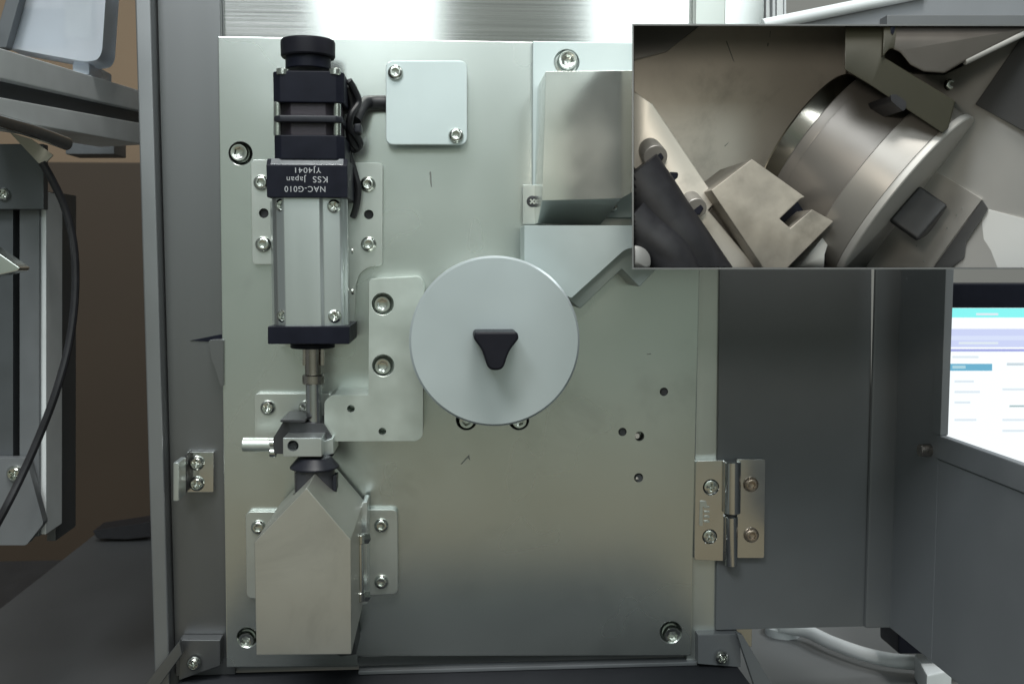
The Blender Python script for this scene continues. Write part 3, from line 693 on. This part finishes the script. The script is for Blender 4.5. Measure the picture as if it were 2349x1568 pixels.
wh = solo('white_corner_sheet', extrude([V(*I(*p), hp(p[0])+1) for p in ((2130, 1130), (2500, 1230), (2500, 1500), (1960, 1500), (2000, 1330))], (0, .003, 0), .2), IM['white'], 'bright white sheet at the lower right corner of the tray', 'sheet')
dc = thing('dark_tray_cover', 'dark brown cover with a pale edge at the top right of the tray', 'cover', V(*I(1900, 150), 90))
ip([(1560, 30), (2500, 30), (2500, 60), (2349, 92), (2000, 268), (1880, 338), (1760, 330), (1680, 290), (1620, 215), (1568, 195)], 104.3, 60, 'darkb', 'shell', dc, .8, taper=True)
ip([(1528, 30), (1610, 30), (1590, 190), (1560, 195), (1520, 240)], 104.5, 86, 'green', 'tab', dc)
ip([(1566, 30), (1600, 30), (1588, 95), (1576, 112), (1566, 95)], 104.6, 104, 'black', 'slot', dc, 0)
part('pale_edge', cyl(V(*I(1995, 266), 103), V(*I(2460, 40), 103), mm(10, 104), n=20), IM['pale'], dc)
# drum with tilted axis
dm = thing('tilted_drum', 'large turned metal drum with flange lying tilted in the tray', 'drum', V(*I(1400, 900), 76))
cc = V(*I(1656, 1099), 77); C0 = Vector((0, -D/1000, 0)); rv = (cc-C0).normalized()
e = V(*I(1656+82, 1099+57), 77)-cc; sc = e.length/100*1000; e = (e-rv*e.dot(rv)).normalized()
axd = (e*math.cos(R(8))-rv*math.sin(R(8))).normalized()
T = lambda t: cc+axd*t*sc/1000
def dl(name, prof, m, n=96, parent=dm): return part(name, lathe(T(0), axd, [(r*sc, o*sc) for r, o in prof], n), IM[m], parent)
dl('cap_rim', [(0, -40), (560, -40), (566, -30), (566, -6), (560, 0), (540, 3), (0, 3)], 'pale', 128)
dl('flange', [(548, -40), (556, -44), (556, -222), (548, -228), (500, -228)], 'band', 128)
dl('drum_body', [(505, -226), (505, -520), (503, -523), (503, -528), (505, -531), (505, -580), (500, -586), (400, -586)], 'drum', 128)
dl('hub', [(405, -584), (405, -705), (396, -716), (0, -716)], 'shiny', 96)
# knob on the cap
x_, y_, z_ = basis(axd)
kd = (V(*I(1656-57, 1099+82), 77)-cc); kd = (kd-axd*kd.dot(axd)).normalized(); ks = axd.cross(kd)
kc = T(3)+kd*25*sc/1000
tri = [(-125, -85), (125, -85), (128, -45), (38, 115), (-38, 115), (-128, -45)]
tri = rnd(tri, [58, 58, 40, 50, 50, 40], 6)
part('three_cornered_knob', extrude([kc+kd*a*sc/1000+ks*b_*sc/1000 for a, b_ in tri], axd*190*sc/1000, 2.2, None, 4), IM['knob'], dm)
# blocks
mb = thing('notched_block', 'mottled grey block with a dark square notch left of the drum in the tray', 'block', V(*I(800, 1200), 70))
ip([(752, 838), (1064, 1062), (1036, 1074), (914, 1190), (976, 1244), (1104, 1134), (1232, 1206), (940, 1500), (830, 1500), (512, 1022)], 92, 60, 'stone', 'block', mb)
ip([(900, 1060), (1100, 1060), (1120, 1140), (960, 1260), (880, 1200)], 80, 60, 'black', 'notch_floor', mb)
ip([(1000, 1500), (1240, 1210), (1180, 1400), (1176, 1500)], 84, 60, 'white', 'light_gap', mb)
lbk = thing('lower_bracket', 'pale dusty bracket with a dark side under the drum knob in the tray', 'bracket', V(*I(1800, 1300), 87))
ip([(1830, 905), (2105, 1075), (2010, 1200), (1800, 1500), (1400, 1500), (1700, 1060)], 88.5, 85.05, 'lite', 'sheet', lbk, dh=1.8)
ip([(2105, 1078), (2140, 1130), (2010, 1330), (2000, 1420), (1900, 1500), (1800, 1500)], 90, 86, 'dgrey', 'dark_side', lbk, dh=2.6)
for q in ((1990, 1130), (1955, 1168), (1830, 1065), (1720, 1350), (1765, 1440), (1900, 1245)):
    part('speck', lathe(V(*I(*q), hp(q[0])+1.85), (0, -1, 0), [(0, 0), (.35, 0), (.3, .05), (0, .06)], 10), M['mark'], lbk)
ba = thing('slotted_bracket', 'warm grey slotted bracket with brass screws at the left of the tray', 'bracket', V(*I(250, 900), 80))
ip([(30, 420), (170, 518), (545, 1080), (495, 1140), (800, 1500), (600, 1500), (30, 860)], 84, 70, 'plate', 'sheet', ba)
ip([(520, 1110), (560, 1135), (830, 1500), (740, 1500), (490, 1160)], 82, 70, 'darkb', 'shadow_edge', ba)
for x, y, k in ((185, 830, 72), (425, 1130, 62)):
    part('brass_screw', cyl(V(*I(x-40, y-50), 82), V(*I(x, y), 90), mm(k*.39, 90), n=28), IM['band'], ba)
    part('socket', cyl(V(*I(x, y), 89), V(*I(x+1, y+1), 90.05), mm(k*.39*.66, 90), n=6), M['black'], ba)
ip([(225, 975), (270, 915), (318, 918), (318, 945), (275, 985), (235, 1000)], 84.1, 83, 'black', 'slot', ba, 0, 4)
bb = solo('black_cable_bunch', tube([V(*I(40, 930), 92), V(*I(140, 1060), 92), V(*I(240, 1200), 92), V(*I(340, 1330), 92), V(*I(440, 1460), 90), V(*I(520, 1560), 88)], [9, 7], n=48, sub=24), M['rubber'], 'thick black cable in the lower left corner of the tray', 'cable')
solo('dark_cable', tube([V(*I(20, 1180), 96), V(*I(120, 1280), 96), V(*I(260, 1400), 96), V(*I(330, 1560), 94)], 6.5, n=48, sub=24), M['rubber'], 'second black cable crossing the bottom left edge of the tray', 'cable')
solo('grey_disc', lathe(V(*I(60, 1440), 101), (0, -1, 0), [(0, 0), (4.2, 0), (4.2, 1.5), (3, 2.4), (0, 2.6)], 28), IM['mid'], 'round grey disc in the bottom left corner of the tray', 'disc')

# trim everything in the tray to the inside of its walls
fa = [Vector(p) for p in fr]; ba_ = [Vector(p) for p in bk]; ctr = sum(fa+ba_, Vector())/8
planes = []
for i in range(4):
    j = (i+1) % 4; n = (fa[j]-fa[i]).cross(ba_[i]-fa[i]).normalized()
    if n.dot(ctr-fa[i]) > 0: n = -n
    planes.append((fa[i]-n*.00045, n))
roots = [bp2, ob, pb, wh, dc, dm, mb, lbk, ba, bb] + [o for o in bpy.data.objects if o.name in ('dark_cable', 'grey_disc')]
def trim(o):
    if o.type == 'MESH':
        off = ORG[o.name] if not o.parent or o.location.length < 1e-9 else ORG[o.name]+o.location
        bm = bmesh.new(); bm.from_mesh(o.data)
        for p, n in planes:
            r = bmesh.ops.bisect_plane(bm, geom=bm.verts[:]+bm.edges[:]+bm.faces[:], dist=1e-7, plane_co=p-off, plane_no=n, clear_outer=True)
            ed = [e for e in r['geom_cut'] if isinstance(e, bmesh.types.BMEdge)]
            if ed: bmesh.ops.holes_fill(bm, edges=ed, sides=0)
        if not o.data.users > 1: bm.to_mesh(o.data)
        bm.free()
    for c in o.children: trim(c)
for o in roots: trim(o)
